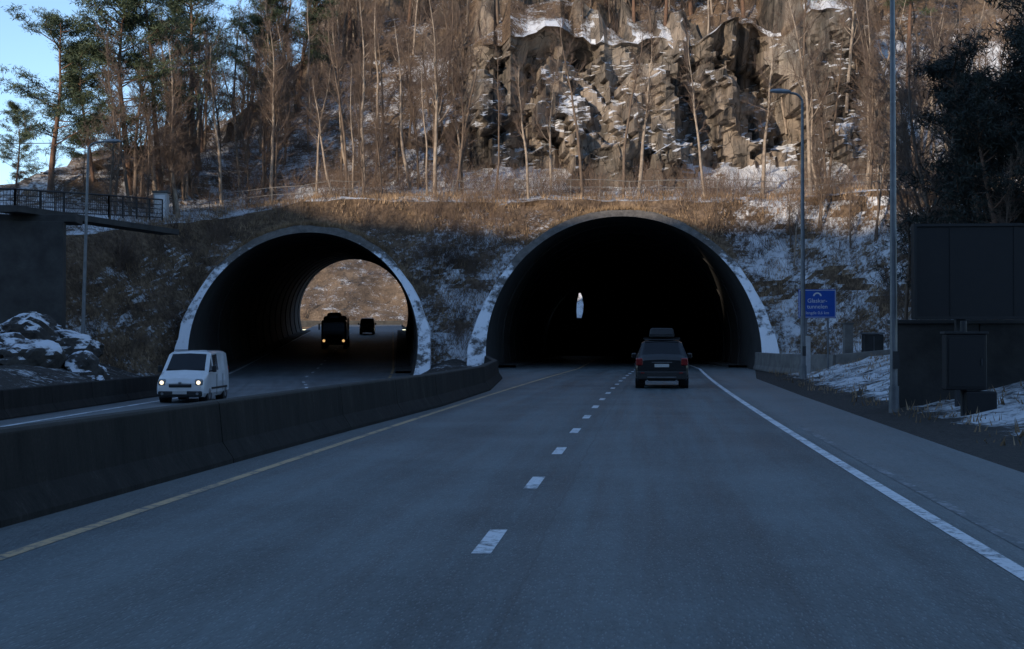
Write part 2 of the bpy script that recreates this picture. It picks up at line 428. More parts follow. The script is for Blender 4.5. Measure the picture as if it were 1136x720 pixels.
sf = hm.math('ADD', sf, sp.outputs[1])
upn = hm.math('MULTIPLY', hm.math('SUBTRACT', sx.outputs['Z'], .62), .22)
sf = hm.math('ADD', sf, upn)
lim = hm.math('MULTIPLY_ADD', sp.outputs[0], .17, .40)
steep = hm.math('MULTIPLY', hm.math('LESS_THAN', sx.outputs['Z'], lim), -.5)
sf = hm.math('ADD', sf, steep)
sf = hm.math('MULTIPLY_ADD', hm.math('SUBTRACT', sf, 1.045), 12, 0, clamp=True)
hm.l(hm.mix(sf, base, (.74, .76, .79)), hm.b.inputs['Base Color']); hm.b.inputs['Roughness'].default_value = .92
hm.b.inputs['Specular IOR Level'].default_value = .2
hm.bump(hm.math('ADD', hm.math('ADD', g2, r1), hm.math('MULTIPLY', sf, .4)), .8, .25)
M['hill'] = hm.m
hill = sheet('hillside', rows, M['hill'], smooth=False, colors=cols)
bm = bmesh.new(); bm.from_mesh(hill.data)
kill = []
for f in bm.faces:
    c = f.calc_center_median()
    if near_tubes(c.x, c.y, c.z, .25 if c.y < 150 else -.3): kill.append(f)
    elif c.y < 90 and c.z < 1.2 and abs(c.x-TL['x'](80)) < 7.0: kill.append(f)
bmesh.ops.delete(bm, geom=kill, context='FACES'); bm.to_mesh(hill.data); bm.free()

# ------------------------------------------------------------------ tunnels
def tunnel(name, T, flare):
    mb = MB(); N = 60
    def ring(R, yf, fl=0, jit=0):
        out = []
        a0 = -math.asin(min(.99, (T['c']+.3)/R))
        for k in range(N+1):
            a = lerp(a0, math.pi-a0, k/N)
            Rj = R+jit*fbm(a*5, R, 3)
            z_rel = T['c']+Rj*math.sin(a)
            y = yf(z_rel); x = T['x'](y)+Rj*math.cos(a)*(1+fl*max(0, 1-z_rel/6))
            out.append((x, y, T['z'](max(y, T['y0']))+z_rel))
        return out
    Ro = T['R']; Ri = Ro-T['t']
    front = lambda z: T['y0']+SL*z
    A = ring(Ri, front); B = ring(Ro, front, flare, .12); B1 = ring(Ro+.06, lambda z: front(z)+.35, flare, .12)
    B2 = ring(Ro, lambda z: front(z)+3.8)
    def band(P, Q, mat, flip=False):
        n = len(P); mb.add(P+Q, [([k, k+1, n+k+1, n+k] if not flip else [n+k, n+k+1, k+1, k]) for k in range(n-1)], mat, True)
    band(A, B, 'collar'); band(B, B1, 'collar'); band(B1, B2, 'collar')
    prev = A
    for yy in (88.5, 96, 108, 120, 135, 150, T['y1']):
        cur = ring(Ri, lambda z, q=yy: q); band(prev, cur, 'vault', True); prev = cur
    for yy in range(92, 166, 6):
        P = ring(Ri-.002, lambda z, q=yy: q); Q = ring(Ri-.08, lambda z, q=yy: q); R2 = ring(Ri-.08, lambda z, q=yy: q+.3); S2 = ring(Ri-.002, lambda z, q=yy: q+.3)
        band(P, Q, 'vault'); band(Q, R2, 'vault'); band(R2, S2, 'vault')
    E = ring(Ri, lambda z: T['y1']); F = ring(Ro+.9, lambda z: T['y1']); band(E, F, 'concrete_dark')
    F2 = ring(Ro+.9, lambda z: T['y1']-4); band(F, F2, 'concrete_dark')
    for s_ in (-1, 1):
        pts = [(T['x'](q)+s_*(Ri-.75), q, T['z'](q)+.0) for q in range(86, 168, 9)]
        for a, b in zip(pts, pts[1:]):
            vs = []
            for p in (a, b): vs += [(p[0]-.6, p[1], p[2]), (p[0]-.6, p[1], p[2]+.16), (p[0]+.6, p[1], p[2]+.16), (p[0]+.6, p[1], p[2])]
            mb.add(vs, [[0, 1, 5, 4], [1, 2, 6, 5], [2, 3, 7, 6]], 'concrete_dark')
    return mb
# right bore: added end wall keeps it dark, ragged gap shows daylight
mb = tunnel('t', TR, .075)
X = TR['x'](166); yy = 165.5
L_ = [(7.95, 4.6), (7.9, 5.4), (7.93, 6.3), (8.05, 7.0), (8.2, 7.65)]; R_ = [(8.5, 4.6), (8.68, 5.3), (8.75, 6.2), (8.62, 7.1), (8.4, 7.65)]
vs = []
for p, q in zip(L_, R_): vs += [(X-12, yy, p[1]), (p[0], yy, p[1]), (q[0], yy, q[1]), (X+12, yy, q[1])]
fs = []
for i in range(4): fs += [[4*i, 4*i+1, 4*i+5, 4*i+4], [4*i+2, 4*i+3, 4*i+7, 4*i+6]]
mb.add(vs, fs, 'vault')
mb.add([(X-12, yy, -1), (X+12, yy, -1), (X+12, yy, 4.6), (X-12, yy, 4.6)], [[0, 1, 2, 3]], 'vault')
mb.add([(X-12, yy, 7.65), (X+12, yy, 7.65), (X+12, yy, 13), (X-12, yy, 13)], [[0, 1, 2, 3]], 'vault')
mb.obj('road_tunnel')
tunnel('t', TL, .065).obj('road_tunnel')

rows = []; cols = []
for i in range(50):
    r = []; c = []
    for j in range(80):
        x = -85+j*1.6; t = i/49; y = 205+t*60; z = 4.2+t*34+fbm(x*.08, y*.08, 3)*2.5
        if t < .03: z = 3.6
        r.append((x, y, z)); c.append((.2, .46+.12*sm(-2, 6, x), 0, 1))
    rows.append(r); cols.append(c)
sheet('background_hill', rows, M['hill'], colors=cols)
barrier('exit_barrier', [(x, 198, 3.9) for x in (-45, -30, -16)], .9, 'concrete_dark')

# unseen ridge south-west, added and shaped to keep the road in shade
rows = []; sA, cA = math.sin(AZ), math.cos(AZ)
for i in range(40):
    r = []
    for j in range(130):
        ww = -300+j*3.6; uu = -190+i*4.0; t = (uu+110)/72
        hh = interp([(-300, 60), (5, 63.5), (30, 62.0), (38, 62.0), (46, 58.8), (57, 58.3), (68, 58.5), (90, 57.0), (110, 56)], ww)+.8*math.sin(ww*.45)*math.sin(ww*.17)+.8*fbm(ww*.09, 0, 2)
        hh *= (1-sm(100, 135, ww))
        z = -1+max(0, 1-t*t)**.8*(hh+1)+(fbm(ww*.2, uu*.2)*.5 if abs(t) < .95 else 0)
        r.append((uu*sA-ww*cA, uu*cA+ww*sA, z))
    rows.append(r)
sheet('wooded_hill', rows, basic('distant_hill', (.05, .045, .03), (.025, .025, .018), .95, scale=.1))

# ------------------------------------------------------------------ verges
def vergemat():
    m = NT('snowy_verge'); v = m.obj(); at = m.n('ShaderNodeAttribute'); at.attribute_name = 'mask'
    sp = m.n('ShaderNodeSeparateColor'); m.l(at.outputs['Color'], sp.inputs[0])
    g = m.noise(v, 9, 8, .75); c = m.ramp(g, [(.32, (.008, .007, .006)), (.55, (.034, .027, .021)), (.75, (.12, .09, .068))])
    f = m.math('MULTIPLY_ADD', m.noise(v, 3.6, 10, .75), .55, m.math('MULTIPLY', m.noise(v, .55, 6, .6), .45))
    f = m.math('MULTIPLY_ADD', m.math('SUBTRACT', m.math('ADD', f, sp.outputs[1]), 1.0), 11, 0, clamp=True)
    m.l(m.mix(f, c, m.mix(g, (.62, .64, .67), (.82, .84, .86))), m.b.inputs['Base Color']); m.b.inputs['Roughness'].default_value = .9
    m.bump(m.math('ADD', g, m.math('MULTIPLY', f, .6)), .8, .09); return m.m
M['verge'] = vergemat()
def vz(y, dx, x):
    z = -.03+.02*dx+.95*sm(1.2, 6.5, dx)+.18*max(0, fbm(x*.7, y*.7, 2))*sm(.6, 2, dx)+.05*fbm(x*3, y*3, 8)*sm(.3, 1, dx)
    if y > 60: z = z*(1-.5*sm(60, 70, y))
    if y > 78: z -= .3
    return z
rows = []; cols = []
for y in np.arange(-20, 84, .45):
    r = []; c = []
    e = xr_road(float(y))
    for k in range(60):
        dx = (k/59)**1.6*34; x = e-.05+dx
        r.append((x, float(y), vz(y, dx, x))); c.append((0, .36+.215*sm(.9, 2.2, dx)-.04*sm(7, 12, dx), 0, 1))
    rows.append(r); cols.append(c)
sheet('verge', rows, M['verge'], colors=cols)
rows = []; cols = []
for y in np.arange(-20, 84, .8):
    r = []; c = []
    for k in range(46):
        dx = (k/45)**1.4*36; x = x_left(y)-.15-dx
        z = -.6+.9*sm(1, 6, dx)+.05*dx+.2*fbm(x*.5, y*.5, 2)*sm(.5, 2, dx)
        r.append((x, float(y), z)); c.append((0, .47+.03*fbm(x*.1, y*.1), 0, 1))
    rows.append(r); cols.append(c)
sheet('verge', rows, M['verge'], colors=cols)
rows = []; cols = []
for y in np.arange(40, 85, .6):
    r = []; c = []
    a, b = x_lr(y)-.05, x_med(y)-.45
    for k in range(18):
        f = k/17; x = lerp(a, b, f); s_ = math.sin(math.pi*f)
        z = -.58+.5*f+sm(70, 84, y)*1.1*s_+.25*fbm(x*.8, y*.8, 2)*s_
        r.append((x, float(y), z)); c.append((0, .46, 0, 1))
    rows.append(r); cols.append(c)
sheet('median_verge', rows, M['verge'], colors=cols)

# ------------------------------------------------------------------ rocks (left)
def rock(name, loc, size, seed, mat='boulder', sub=5):
    bm = bmesh.new(); bmesh.ops.create_icosphere(bm, subdivisions=sub, radius=1)
    for v_ in bm.verts:
        p = v_.co*1.1+Vector((seed*7.1, seed*3, 0)); d, pts = noise.voronoi(p)
        h = noise.cell(pts[0]*9)
        v_.co *= 1+.20*(h-.5)+.20*fbm(p.x, p.y, p.z)
        v_.co.x *= size[0]; v_.co.y *= size[1]; v_.co.z *= size[2]
    m = MB(); m.bm(bm, mat); return m.obj(name, loc, seed)
for k, (x, y, z, s_) in enumerate(((-21.6, 59.5, .7, 1.5), (-19.4, 61, .3, 1.2), (-23.8, 60.0, 1.2, 1.8), (-22.2, 62.0, 1.9, 1.4), (-24.8, 58, .2, 1.5), (-20.6, 57, -.2, .8), (-20.6, 62.5, 1.2, 1.2), (-18.4, 59, -.2, .7), (-22.8, 57.5, .1, 1.1))):
    rock('snowy_rock', (x, y, z), (s_*1.35, s_, s_*.8), k+1, sub=4)

# ------------------------------------------------------------------ retaining wall + bridge railing
mb = MB()
for i in range(9):
    xx = -21.9-i*3.0
    mb.box((xx-1.49, 66-i*.42, 3.2), (2.96, .8, 8.6), 'concrete_dark', rz=.14, bev=.02)
mb.box((-34.2, 65.4, 7.68), (25.6, 2.0, .35), 'concrete_dark', rz=.14, bev=.03)
mb.obj('retaining_wall')
mb = MB()
pts = [Vector((-46, 61.6, 7.86)), Vector((-24.0, 65.2, 7.86)), Vector((-21.5, 72, 8.3)), Vector((-20.2, 78, 8.7))]
for a, b in zip(pts, pts[1:]):
    n = max(1, int((b-a).length/1.5))
    for h, r in ((1.15, .045), (.85, .022), (.6, .022), (.35, .022), (.12, .03)):
        mb.cyl(a+Vector((0, 0, h)), b+Vector((0, 0, h)), r, r, 'steel_dark', 6)
    for k in range(n+1):
        p = a.lerp(b, k/n); mb.box((p.x, p.y, p.z+.57), (.08, .08, 1.2), 'steel_dark')
    for k in range(int((b-a).length/.16)):
        p = a.lerp(b, k*.16/(b-a).length); mb.box((p.x, p.y, p.z+.6), (.02, .02, 1.05), 'steel_dark')
mb.box((-22.0, 71.5, 8.0), (1.2, 14.5, .3), 'concrete_dark', rz=-.3)
mb.obj('bridge_railing')

def fence(name, x0, x1, step=2.0, h=1.2, fi=(2, .45)):
    mb = MB(); P = []
    x = x0
    while x <= x1:
        X_, Y_, Z_, _ = hill_pt(x, *fi); P.append(Vector((X_, Y_, Z_))); x += step
    for p in P: mb.cyl(p-Vector((0, 0, .3)), p+Vector((0, 0, h)), .035, .03, 'fence', 6)
    for a, b in zip(P, P[1:]):
        for hh in (h-.03, h*.55): mb.cyl(a+Vector((0, 0, hh)), b+Vector((0, 0, hh)), .027, .027, 'fence', 5)
    return mb.obj(name)
fence('metal_fence', -4, 28)
fence('metal_fence', -20.5, -10, fi=(2, .6))

X_, Y_, Z_, _ = hill_pt(-22.6, 2, .4)
mb = MB(); mb.box((0, 0, .75), (.85, .7, 1.9), 'whitepost', bev=.03); mb.box((0, 0, 1.76), (1.0, .85, .14), 'concrete', bev=.02); mb.box((0, -.36, .8), (.66, .04, 1.5), 'white', bev=.01)
mb.obj('utility_cabinet', (X_, Y_, Z_-.1))

# ------------------------------------------------------------------ street lamps
def lamp_post(loc, H, arm, d, rz=0, r=.10):
    mb = MB()
    mb.cyl((0, 0, -.3), (0, 0, .5), r*1.5, r*1.45, 'steel', 14); mb.cyl((0, 0, .5), (0, 0, H-.4), r*1.1, r*.55, 'steel', 14)
    pts = []; n = 7
    for k in range(n+1):
        a = math.pi/2*k/n; pts.append(Vector((d*(.45*(1-math.cos(a))), 0, H-.4+.4*math.sin(a))))
    pts.append(Vector((d*arm, 0, H+.06)))
    mb.path(pts, [r*.5]*len(pts), 'steel', 8)
    vs = []
    for (t, wx, h0, h1) in ((0, .07, -.05, .05), (.15, .13, -.07, .07), (.45, .17, -.08, .09), (.75, .14, -.06, .06), (.85, .05, -.03, .02)):
        x = d*(arm-.1+t); z = H+.07+.04*t
        vs += [(x, -wx, z), (x, -wx*.6, z+h1), (x, wx*.6, z+h1), (x, wx, z), (x, wx*.7, z+h0), (x, -wx*.7, z+h0)]
    fs = [[i*6+k, i*6+(k+1) % 6, i*6+6+(k+1) % 6, i*6+6+k] for i in range(4) for k in range(6)]+[[5, 4, 3, 2, 1, 0], [24, 25, 26, 27, 28, 29]]
    mb.add(vs, fs, 'lamp', True)
    mb.box((0.02, -r*1.5, 1.1), (.14, .03, .4), 'steel_dark')
    return mb.obj('street_lamp', loc, rz)
lamp_post((12.05, 56, .15), 11.8, .6, -1)
lamp_post((8.75, 31, .1), 12.2, 1.2, -1, r=.08)
o = lamp_post((-21.0, 66, -.3), 11.7, .85, 1); o.rotation_euler = (0, .025, 0)

# ------------------------------------------------------------------ blue tunnel sign
mb = MB()
W_, H_ = 1.72, 1.32
mb.box((0, 0, 3.28), (W_, .04, H_), 'blue', bev=.015)
for s_ in (-1, 1):
    mb.box((s_*(W_/2-.035), -.024, 3.28), (.022, .006, H_-.09), 'white'); mb.box((0, -.024, 3.28+s_*(H_/2-.045)), (W_-.092, .006, .022), 'white')
    mb.cyl((s_*.5, .06, -.3), (s_*.5, .06, 3.85), .045, .045, 'steel', 8)
mb.box((-.5, -.0, .95), (.34, .22, 1.7), 'whitepost', bev=.02)
P = []
for k in range(13):
    a = math.pi*k/12; P.append((math.cos(a)*.2, math.sin(a)*.17))
vo = [(p[0], -.025, 3.63+p[1]) for p in P]+[(p[0]*.62, -.025, 3.63+p[1]*.62) for p in P]
mb.add(vo, [[i, i+1, 14+i, 13+i] for i in range(12)], 'white')
sg = mb.obj('tunnel_sign', (14.0, 62, .1))
def text(body, size, loc, parent, mat, name):
    cu = bpy.data.curves.new(name, 'FONT'); cu.body = body; cu.size = size; cu.align_x = 'CENTER'; cu.extrude = .002
    o = bpy.data.objects.new(name, cu); COL.objects.link(o); o.data.materials.append(M[mat]); o.parent = parent
    o.location = loc; o.rotation_euler = (math.radians(90), 0, 0); return o
text('Glaskar-', .27, (0, -.026, 3.33), sg, 'white', 'line_1')
text('tunnelen', .27, (0, -.026, 3.06), sg, 'white', 'line_2')
text('lengde 0,6 km', .19, (0, -.026, 2.80), sg, 'white', 'line_3')

mb = MB(); mb.box((0, 0, 1.2), (.42, .4, 2.2), 'bar_l', bev=.02); mb.box((0, 0, 2.33), (.5, .48, .08), 'concrete', bev=.01); mb.obj('concrete_post', (16.4, 66, .2))
mb = MB(); mb.box((0, 0, 1.15), (.95, .5, 1.5), 'steel_dark', bev=.03); mb.box((0, 0, 1.95), (1.05, .6, .08), 'steel', bev=.01); mb.box((-.3, 0, .3), (.1, .4, .7), 'steel_dark'); mb.box((.3, 0, .3), (.1, .4, .7), 'steel_dark'); mb.box((0, -.262, 1.15), (.02, .02, 1.3), 'steel')
mb.obj('utility_cabinet', (17.6, 66, .1))

# ------------------------------------------------------------------ big sign (dark), wall, control cabinet
mb = MB()
mb.box((0, 0, 3.1), (4.4, .32, 2.15), 'black', bev=.03)
for s_ in (-1, 1):
    mb.box((0, -.175, 3.1+s_*1.04), (4.4, .05, .06), 'plastic')
    mb.box((s_*2.17, -.175, 3.1), (.06, .05, 2.02), 'plastic')
for x in (-1.1, 1.4): mb.box((x, .22, 1.6), (.2, .2, 3.4), 'steel_dark')
for x in (-1.4, 0, 1.4): mb.box((x, -.168, 3.1), (.012, .02, 2.0), 'plastic')
mb.obj('variable_message_sign', (11.25, 30.4, .1), -.08)
mb = MB()
for i in range(4): mb.box((i*2.02, 0, .95), (2.0, .3, 2.1), 'concrete_dark', bev=.02)
mb.box((3.0, 0, 2.05), (8.2, .42, .1), 'concrete_dark', bev=.02)
mb.obj('concrete_wall', (10.2, 32.6, .05), -.03)
mb = MB()
mb.cyl((0, 0, -.3), (0, 0, 1.95), .07, .07, 'steel_dark', 10)
mb.box((0, -.05, 1.1), (.82, .42, 1.15), 'black', bev=.03); mb.box((0, -.05, 1.70), (.88, .48, .05), 'plastic', bev=.01)
mb.box((0, -.266, 1.1), (.72, .02, 1.02), 'black', bev=.005); mb.box((.3, -.285, 1.1), (.03, .03, .14), 'steel_dark')
mb.box((.3, -.05, .22), (.62, .42, .55), 'black', bev=.03)
mb.obj('control_cabinet', (9.35, 28, .1), -.1)

# ------------------------------------------------------------------ vehicles
def loft(mb, st, paint_, glass_faces):
    rings = []
    for (y, w_, zb, zl_, zt, wt) in st:
        h = [(w_*.90, zb), (w_, zb+.14), (w_*1.0, (zb+zl_)/2+.08), (w_*.98, zl_), (wt, zt-.07), (wt-.11, zt)]
        c_ = .03
        ring = [(x, y, z) for x, z in h]+[(0, y, zt+c_)]+[(-x, y, z) for x, z in h[::-1]]
        rings.append(ring)
    n = len(rings[0]); bm = bmesh.new()
    V = [[bm.verts.new(p) for p in r] for r in rings]; gl = []
    for i in range(len(rings)-1):
        for k in range(n):
            f = bm.faces.new([V[i][k], V[i][(k+1) % n], V[i+1][(k+1) % n], V[i+1][k]])
            key = {3: 'S', 8: 'S', 5: 'T', 6: 'T'}.get(k)
            if (i, key) in glass_faces: gl.append((f, key))
    bm.faces.new(V[0][::-1]); bm.faces.new(V[-1])
    bmesh.ops.recalc_face_normals(bm, faces=bm.faces)
    S = [f for f, k in gl if k == 'S']; Tt = [f for f, k in gl if k == 'T']
    if S: bmesh.ops.inset_individual(bm, faces=S, thickness=.045, depth=-.012, use_even_offset=True)
    if Tt: bmesh.ops.inset_region(bm, faces=Tt, thickness=.035, depth=-.012, use_even_offset=True)
    tag = set(S) | set(Tt)
    bm.verts.index_update(); bm.verts.ensure_lookup_table()
    o = len(mb.v); mb.v += [v_.co[:] for v_ in bm.verts]
    for f in bm.faces:
        mb.f.append([v_.index+o for v_ in f.verts]); mb.mi.append(mb.mid('glass') if f in tag else mb.mid(paint_)); mb.sm.append(False)
    bm.free()
def wheels(mb, ys_, w_, r=.33):
    for y in ys_:
        for s_ in (-1, 1):
            mb.cyl((s_*(w_-.24), y, r), (s_*(w_+.005), y, r), r, r, 'tyre', 24)
            mb.cyl((s_*(w_+.002), y, r), (s_*(w_+.015), y, r), r*.64, r*.6, 'rim', 20)
            mb.cyl((s_*(w_+.012), y, r), (s_*(w_+.022), y, r), r*.16, r*.14, 'plastic', 10)
            mb.cyl((s_*(w_-.3), y, r+.03), (s_*(w_+.002), y, r+.03), r+.075, r+.075, 'plastic', 24)
def van(name, loc, rz, paint_='whitepaint', head='headwhite'):
    mb = MB(); L2 = 2.1
    st = [(-L2, .76, .30, .56, .70, .70), (-L2+.08, .84, .22, .70, .86, .80), (-L2+.40, .87, .2, .88, 1.0, .83), (-L2+.72, .87, .2, 1.02, 1.12, .84),
          (-L2+1.45, .87, .2, 1.10, 1.76, .76), (-L2+1.56, .87, .2, 1.10, 1.80, .76), (-L2+2.45, .87, .2, 1.10, 1.84, .76), (-L2+2.52, .87, .2, 1.10, 1.84, .76), (L2-.75, .87, .2, 1.10, 1.84, .76), (L2-.1, .86, .22, 1.08, 1.81, .75), (L2, .84, .3, 1.0, 1.74, .72)]
    loft(mb, st, paint_, {(3, 'T'), (5, 'S'), (3, 'S')})
    wheels(mb, (-L2+.80, L2-.75), .86, .315)
    f = -L2
    mb.box((0, f-.02, .33), (1.56, .12, .20), 'plastic', bev=.05)
    mb.box((0, f+.01, .62), (.80, .08, .12), 'plastic', bev=.02)
    mb.box((0, f-.02, .655), (.7, .05, .015), 'rim'); mb.box((0, f-.035, .72), (.11, .04, .08), 'rim', bev=.02)
    mb.box((0, f-.09, .38), (.50, .02, .11), 'plate')
    for s_ in (-1, 1):
        mb.box((s_*.65, f+.06, .74), (.28, .16, .24), 'rim', bev=.06)
        mb.cyl((s_*.65, f-.018, .73), (s_*.65, f-.03, .73), .07, .07, head, 16)
        mb.cyl((s_*.62, f-.085, .34), (s_*.62, f-.09, .34), .05, .05, 'rim', 12)
        mb.box((s_*.98, f+1.05, 1.20), (.16, .12, .24), 'plastic', bev=.04); mb.box((s_*.88, f+1.08, 1.12), (.1, .05, .05), 'plastic')
        mb.box((s_*.40, f+.80, 1.19), (.6, .015, .015), 'plastic')
        mb.box((s_*.62, .5, 1.87), (.03, 2.2, .03), 'plastic')
        mb.box((s_*.79, L2-.02, 1.0), (.1, .06, .5), 'tail', bev=.02)
        mb.box((s_*.876, -.15, .62), (.012, .012, .75), 'plastic'); mb.box((s_*.876, .9, .62), (.012, .012, .75), 'plastic'); mb.box((s_*.878, .3, .5), (.02, 2.6, .07), 'plastic')
    return mb.obj(name, loc, rz, bevel=.03)
van('white_van', (-11.75, 50, -.55), .0)
def suv(name, loc, rz):
    mb = MB(); L2 = 2.3
    st = [(-L2, .74, .32, .66, .80, .66), (-L2+.12, .86, .25, .8, .94, .78), (-L2+1.15, .92, .24, 1.0, 1.08, .82), (-L2+1.95, .93, .24, 1.02, 1.58, .70), (-L2+2.05, .93, .24, 1.02, 1.62, .70),
          (-L2+2.95, .93, .24, 1.03, 1.68, .70), (-L2+3.02, .93, .24, 1.03, 1.68, .70), (L2-.72, .93, .25, 1.05, 1.66, .70), (L2-.62, .93, .25, 1.05, 1.65, .69), (L2-.16, .92, .28, 1.06, 1.16, .80), (L2-.03, .90, .3, 1.0, 1.08, .78), (L2+.02, .84, .36, .9, .98, .72)]
    loft(mb, st, 'blackpaint', {(2, 'T'), (2, 'S'), (4, 'S'), (6, 'S'), (8, 'T')})
    wheels(mb, (-L2+.9, L2-.85), .92, .36)
    r = L2+.02
    mb.box((0, r+.02, .46), (1.72, .18, .3), 'plastic', bev=.05)
    mb.box((0, r+.115, .40), (1.0, .02, .03), 'steel'); mb.box((0, r+.02, .80), (.50, .03, .11), 'plate'); mb.box((0, r+.01, .915), (.7, .03, .02), 'steel')
    for s_ in (-1, 1):
        mb.box((s_*.78, r-.03, .93), (.24, .12, .26), 'tail', bev=.04)
        mb.box((s_*1.02, -L2+1.55, 1.12), (.18, .12, .18), 'blackpaint', bev=.04); mb.box((s_*.93, -L2+1.57, 1.06), (.1, .05, .05), 'plastic')
        mb.cyl((s_*.64, -.9, 1.73), (s_*.64, 1.35, 1.73), .02, .02, 'plastic', 8)
        mb.cyl((s_*.5, r+.03, .27), (s_*.5, r+.14, .27), .04, .04, 'steel', 10)
        mb.box((s_*.66, r+.12, .55), (.12, .012, .04), 'tail')
    for y in (-.5, .9): mb.box((0, y, 1.755), (1.3, .06, .04), 'plastic')
    mb.box((0, L2-.68, 1.70), (1.2, .22, .035), 'blackpaint', bev=.012)
    mb.box((0, L2-.28, 1.20), (.5, .015, .02), 'plastic')
    bm = bmesh.new(); bmesh.ops.create_cube(bm, size=1)
    for v_ in bm.verts:
        v_.co.x *= .92 if v_.co.z < 0 else .80; v_.co.y *= 2.1 if v_.co.z < 0 else 1.8; v_.co.z *= .33
    bmesh.ops.bevel(bm, geom=bm.edges[:], offset=.07, segments=4, affect='EDGES', profile=.5)
    bmesh.ops.translate(bm, vec=Vector((0, .25, 1.95)), verts=bm.verts); mb.bm(bm, 'plastic', True)
    mb.box((0, .25, 1.885), (.93, 2.08, .015), 'steel_dark')
    return mb.obj(name, loc, rz, bevel=.03)
suv('black_suv', (5.45, 49.2, 0), math.pi-.11)
def truck(name, loc, rz):
    mb = MB()
    mb.box((0, -2.5, 1.6), (2.2, 1.9, 2.0), 'blackpaint', bev=.2)
    mb.box((0, -3.46, 1.95), (1.9, .05, .75), 'glass', bev=.02); mb.box((0, -3.47, 1.1), (1.5, .06, .5), 'plastic', bev=.02)
    for k in range(4): mb.box((0, -3.51, .93+k*.11), (1.4, .02, .03), 'steel_dark')
    mb.box((0, -3.45, .62), (2.2, .3, .42), 'plastic', bev=.05)
    mb.box((0, 1.6, 1.75), (2.1, 5.6, 2.3), 'blackpaint', bev=.25); mb.box((0, 1.2, .75), (1.1, 7, .25), 'steel_dark')
    mb.box((0, -2.2, 2.85), (1.3, 1.2, .75), 'blackpaint', bev=.28)
    for s_ in (-1, 1):
        mb.box((s_*.85, -3.6, .78), (.36, .05, .22), 'steel_dark', bev=.02); mb.cyl((s_*.85, -3.63, .78), (s_*.85, -3.65, .78), .12, .12, 'headon', 16)
        mb.box((s_*1.28, -3.3, 2.0), (.12, .12, .55), 'plastic', bev=.02); mb.box((s_*1.17, -3.25, 2.25), (.2, .04, .04), 'plastic')
        for y in (-2.3, 1.8, 3.0):
            mb.cyl((s_*.8, y, .5), (s_*1.1, y, .5), .5, .5, 'tyre', 22); mb.cyl((s_*1.09, y, .5), (s_*1.11, y, .5), .28, .25, 'rim', 16)
    return mb.obj(name, loc, rz)
tz = lambda y: z_left(y)+.005
o = truck('truck', (-15.9, 122, tz(122)), .08); o.rotation_euler[0] = math.atan(.0414)
o = van('oncoming_van', (-16.9, 158, tz(158)), .08, 'blackpaint', 'steel'); o.rotation_euler[0] = math.atan(.0414)

# ------------------------------------------------------------------ trees
class TreeMesh:
    def __init__(s): s.v = []; s.f = []; s.mi = []
    def seg(s, a, b, r0, r1, n=3, m=0):
        d = (b-a)
        if d.length < 1e-5: return
        d.normalize(); u = d.orthogonal().normalized(); w_ = d.cross(u); o = len(s.v)
        for p, r in ((a, r0), (b, r1)):
            for i in range(n):
                t = 2*math.pi*i/n; q = p+(u*math.cos(t)+w_*math.sin(t))*r; s.v.append((q.x, q.y, q.z))
        for i in range(n): s.f.append((o+i, o+(i+1) % n, o+n+(i+1) % n, o+n+i)); s.mi.append(m)
    def mesh(s, name, mats):
        me = bpy.data.meshes.new(name); me.from_pydata(s.v, [], s.f)
        for m in mats: me.materials.append(m)
        me.polygons.foreach_set('material_index', s.mi); me.polygons.foreach_set('use_smooth', [len(f) == 4 for f in s.f]); me.update(); return me
def rv(rnd, k=1): return Vector((rnd.uniform(-k, k), rnd.uniform(-k, k), rnd.uniform(-k, k)))
def bare(seed, H, dens=1.0, start=.28, mat='bark', lean=.04, spread=.26, thick=.0105):
    R = random.Random(seed); T = TreeMesh(); p = Vector((0, 0, 0)); d = Vector((R.uniform(-lean, lean), R.uniform(-lean, lean), 1)).normalized()
    n = 14; pts = [(p.copy(), thick*H)]
    for i in range(n):
        d = (d+rv(R, .09)+Vector((0, 0, .05))).normalized(); q = p+d*H/n; r = thick*H*(1-(i+1)/n)**.8+.012
        T.seg(p, q, pts[-1][1], r, 6); p = q; pts.append((p.copy(), r))
    def branch(p, d, ln, r, lvl):
        ns = (5, 3, 2)[lvl-1]; q0 = p
        for i in range(ns):
            d = (d+rv(R, (.18, .24, .25)[lvl-1])+Vector((0, 0, (.12, .08, .03)[lvl-1]))).normalized(); q1 = q0+d*ln/ns
            r1 = r*(1-(i+1)/ns*.8); T.seg(q0, q1, r*(1-i/ns*.8), r1, 4 if lvl == 1 else 3, 0 if (lvl == 1 and i < 2) else 1)
            if lvl < 3:
                for _ in range((2, 3)[lvl-1] if R.random() < dens else 1):
                    k = R.random(); pp = q0.lerp(q1, k)
                    dd = (d+rv(R, .8)).normalized()
                    branch(pp, dd, ln*R.uniform(.35, .6), max(.008, r1*.55), lvl+1)
            q0 = q1
    nb = int(24*dens)
    for k in range(nb):
        t = start+(1-start)*(k+R.random())/nb; i = min(n-1, int(t*n)); pp, rr = pts[i]; pp = pp.lerp(pts[i+1][0], t*n-i)
        a = R.uniform(0, 6.28); el = R.uniform(.35, 1.2)
        dd = Vector((math.cos(a)*math.cos(el), math.sin(a)*math.cos(el), math.sin(el)))
        branch(pp, dd, H*spread*(1-.62*(t-start)/(1-start))*R.uniform(.4, 1.2), max(.010, rr*.38), 1)
    return T.mesh('bare_tree_mesh', [M[mat], M['bark_twig']])
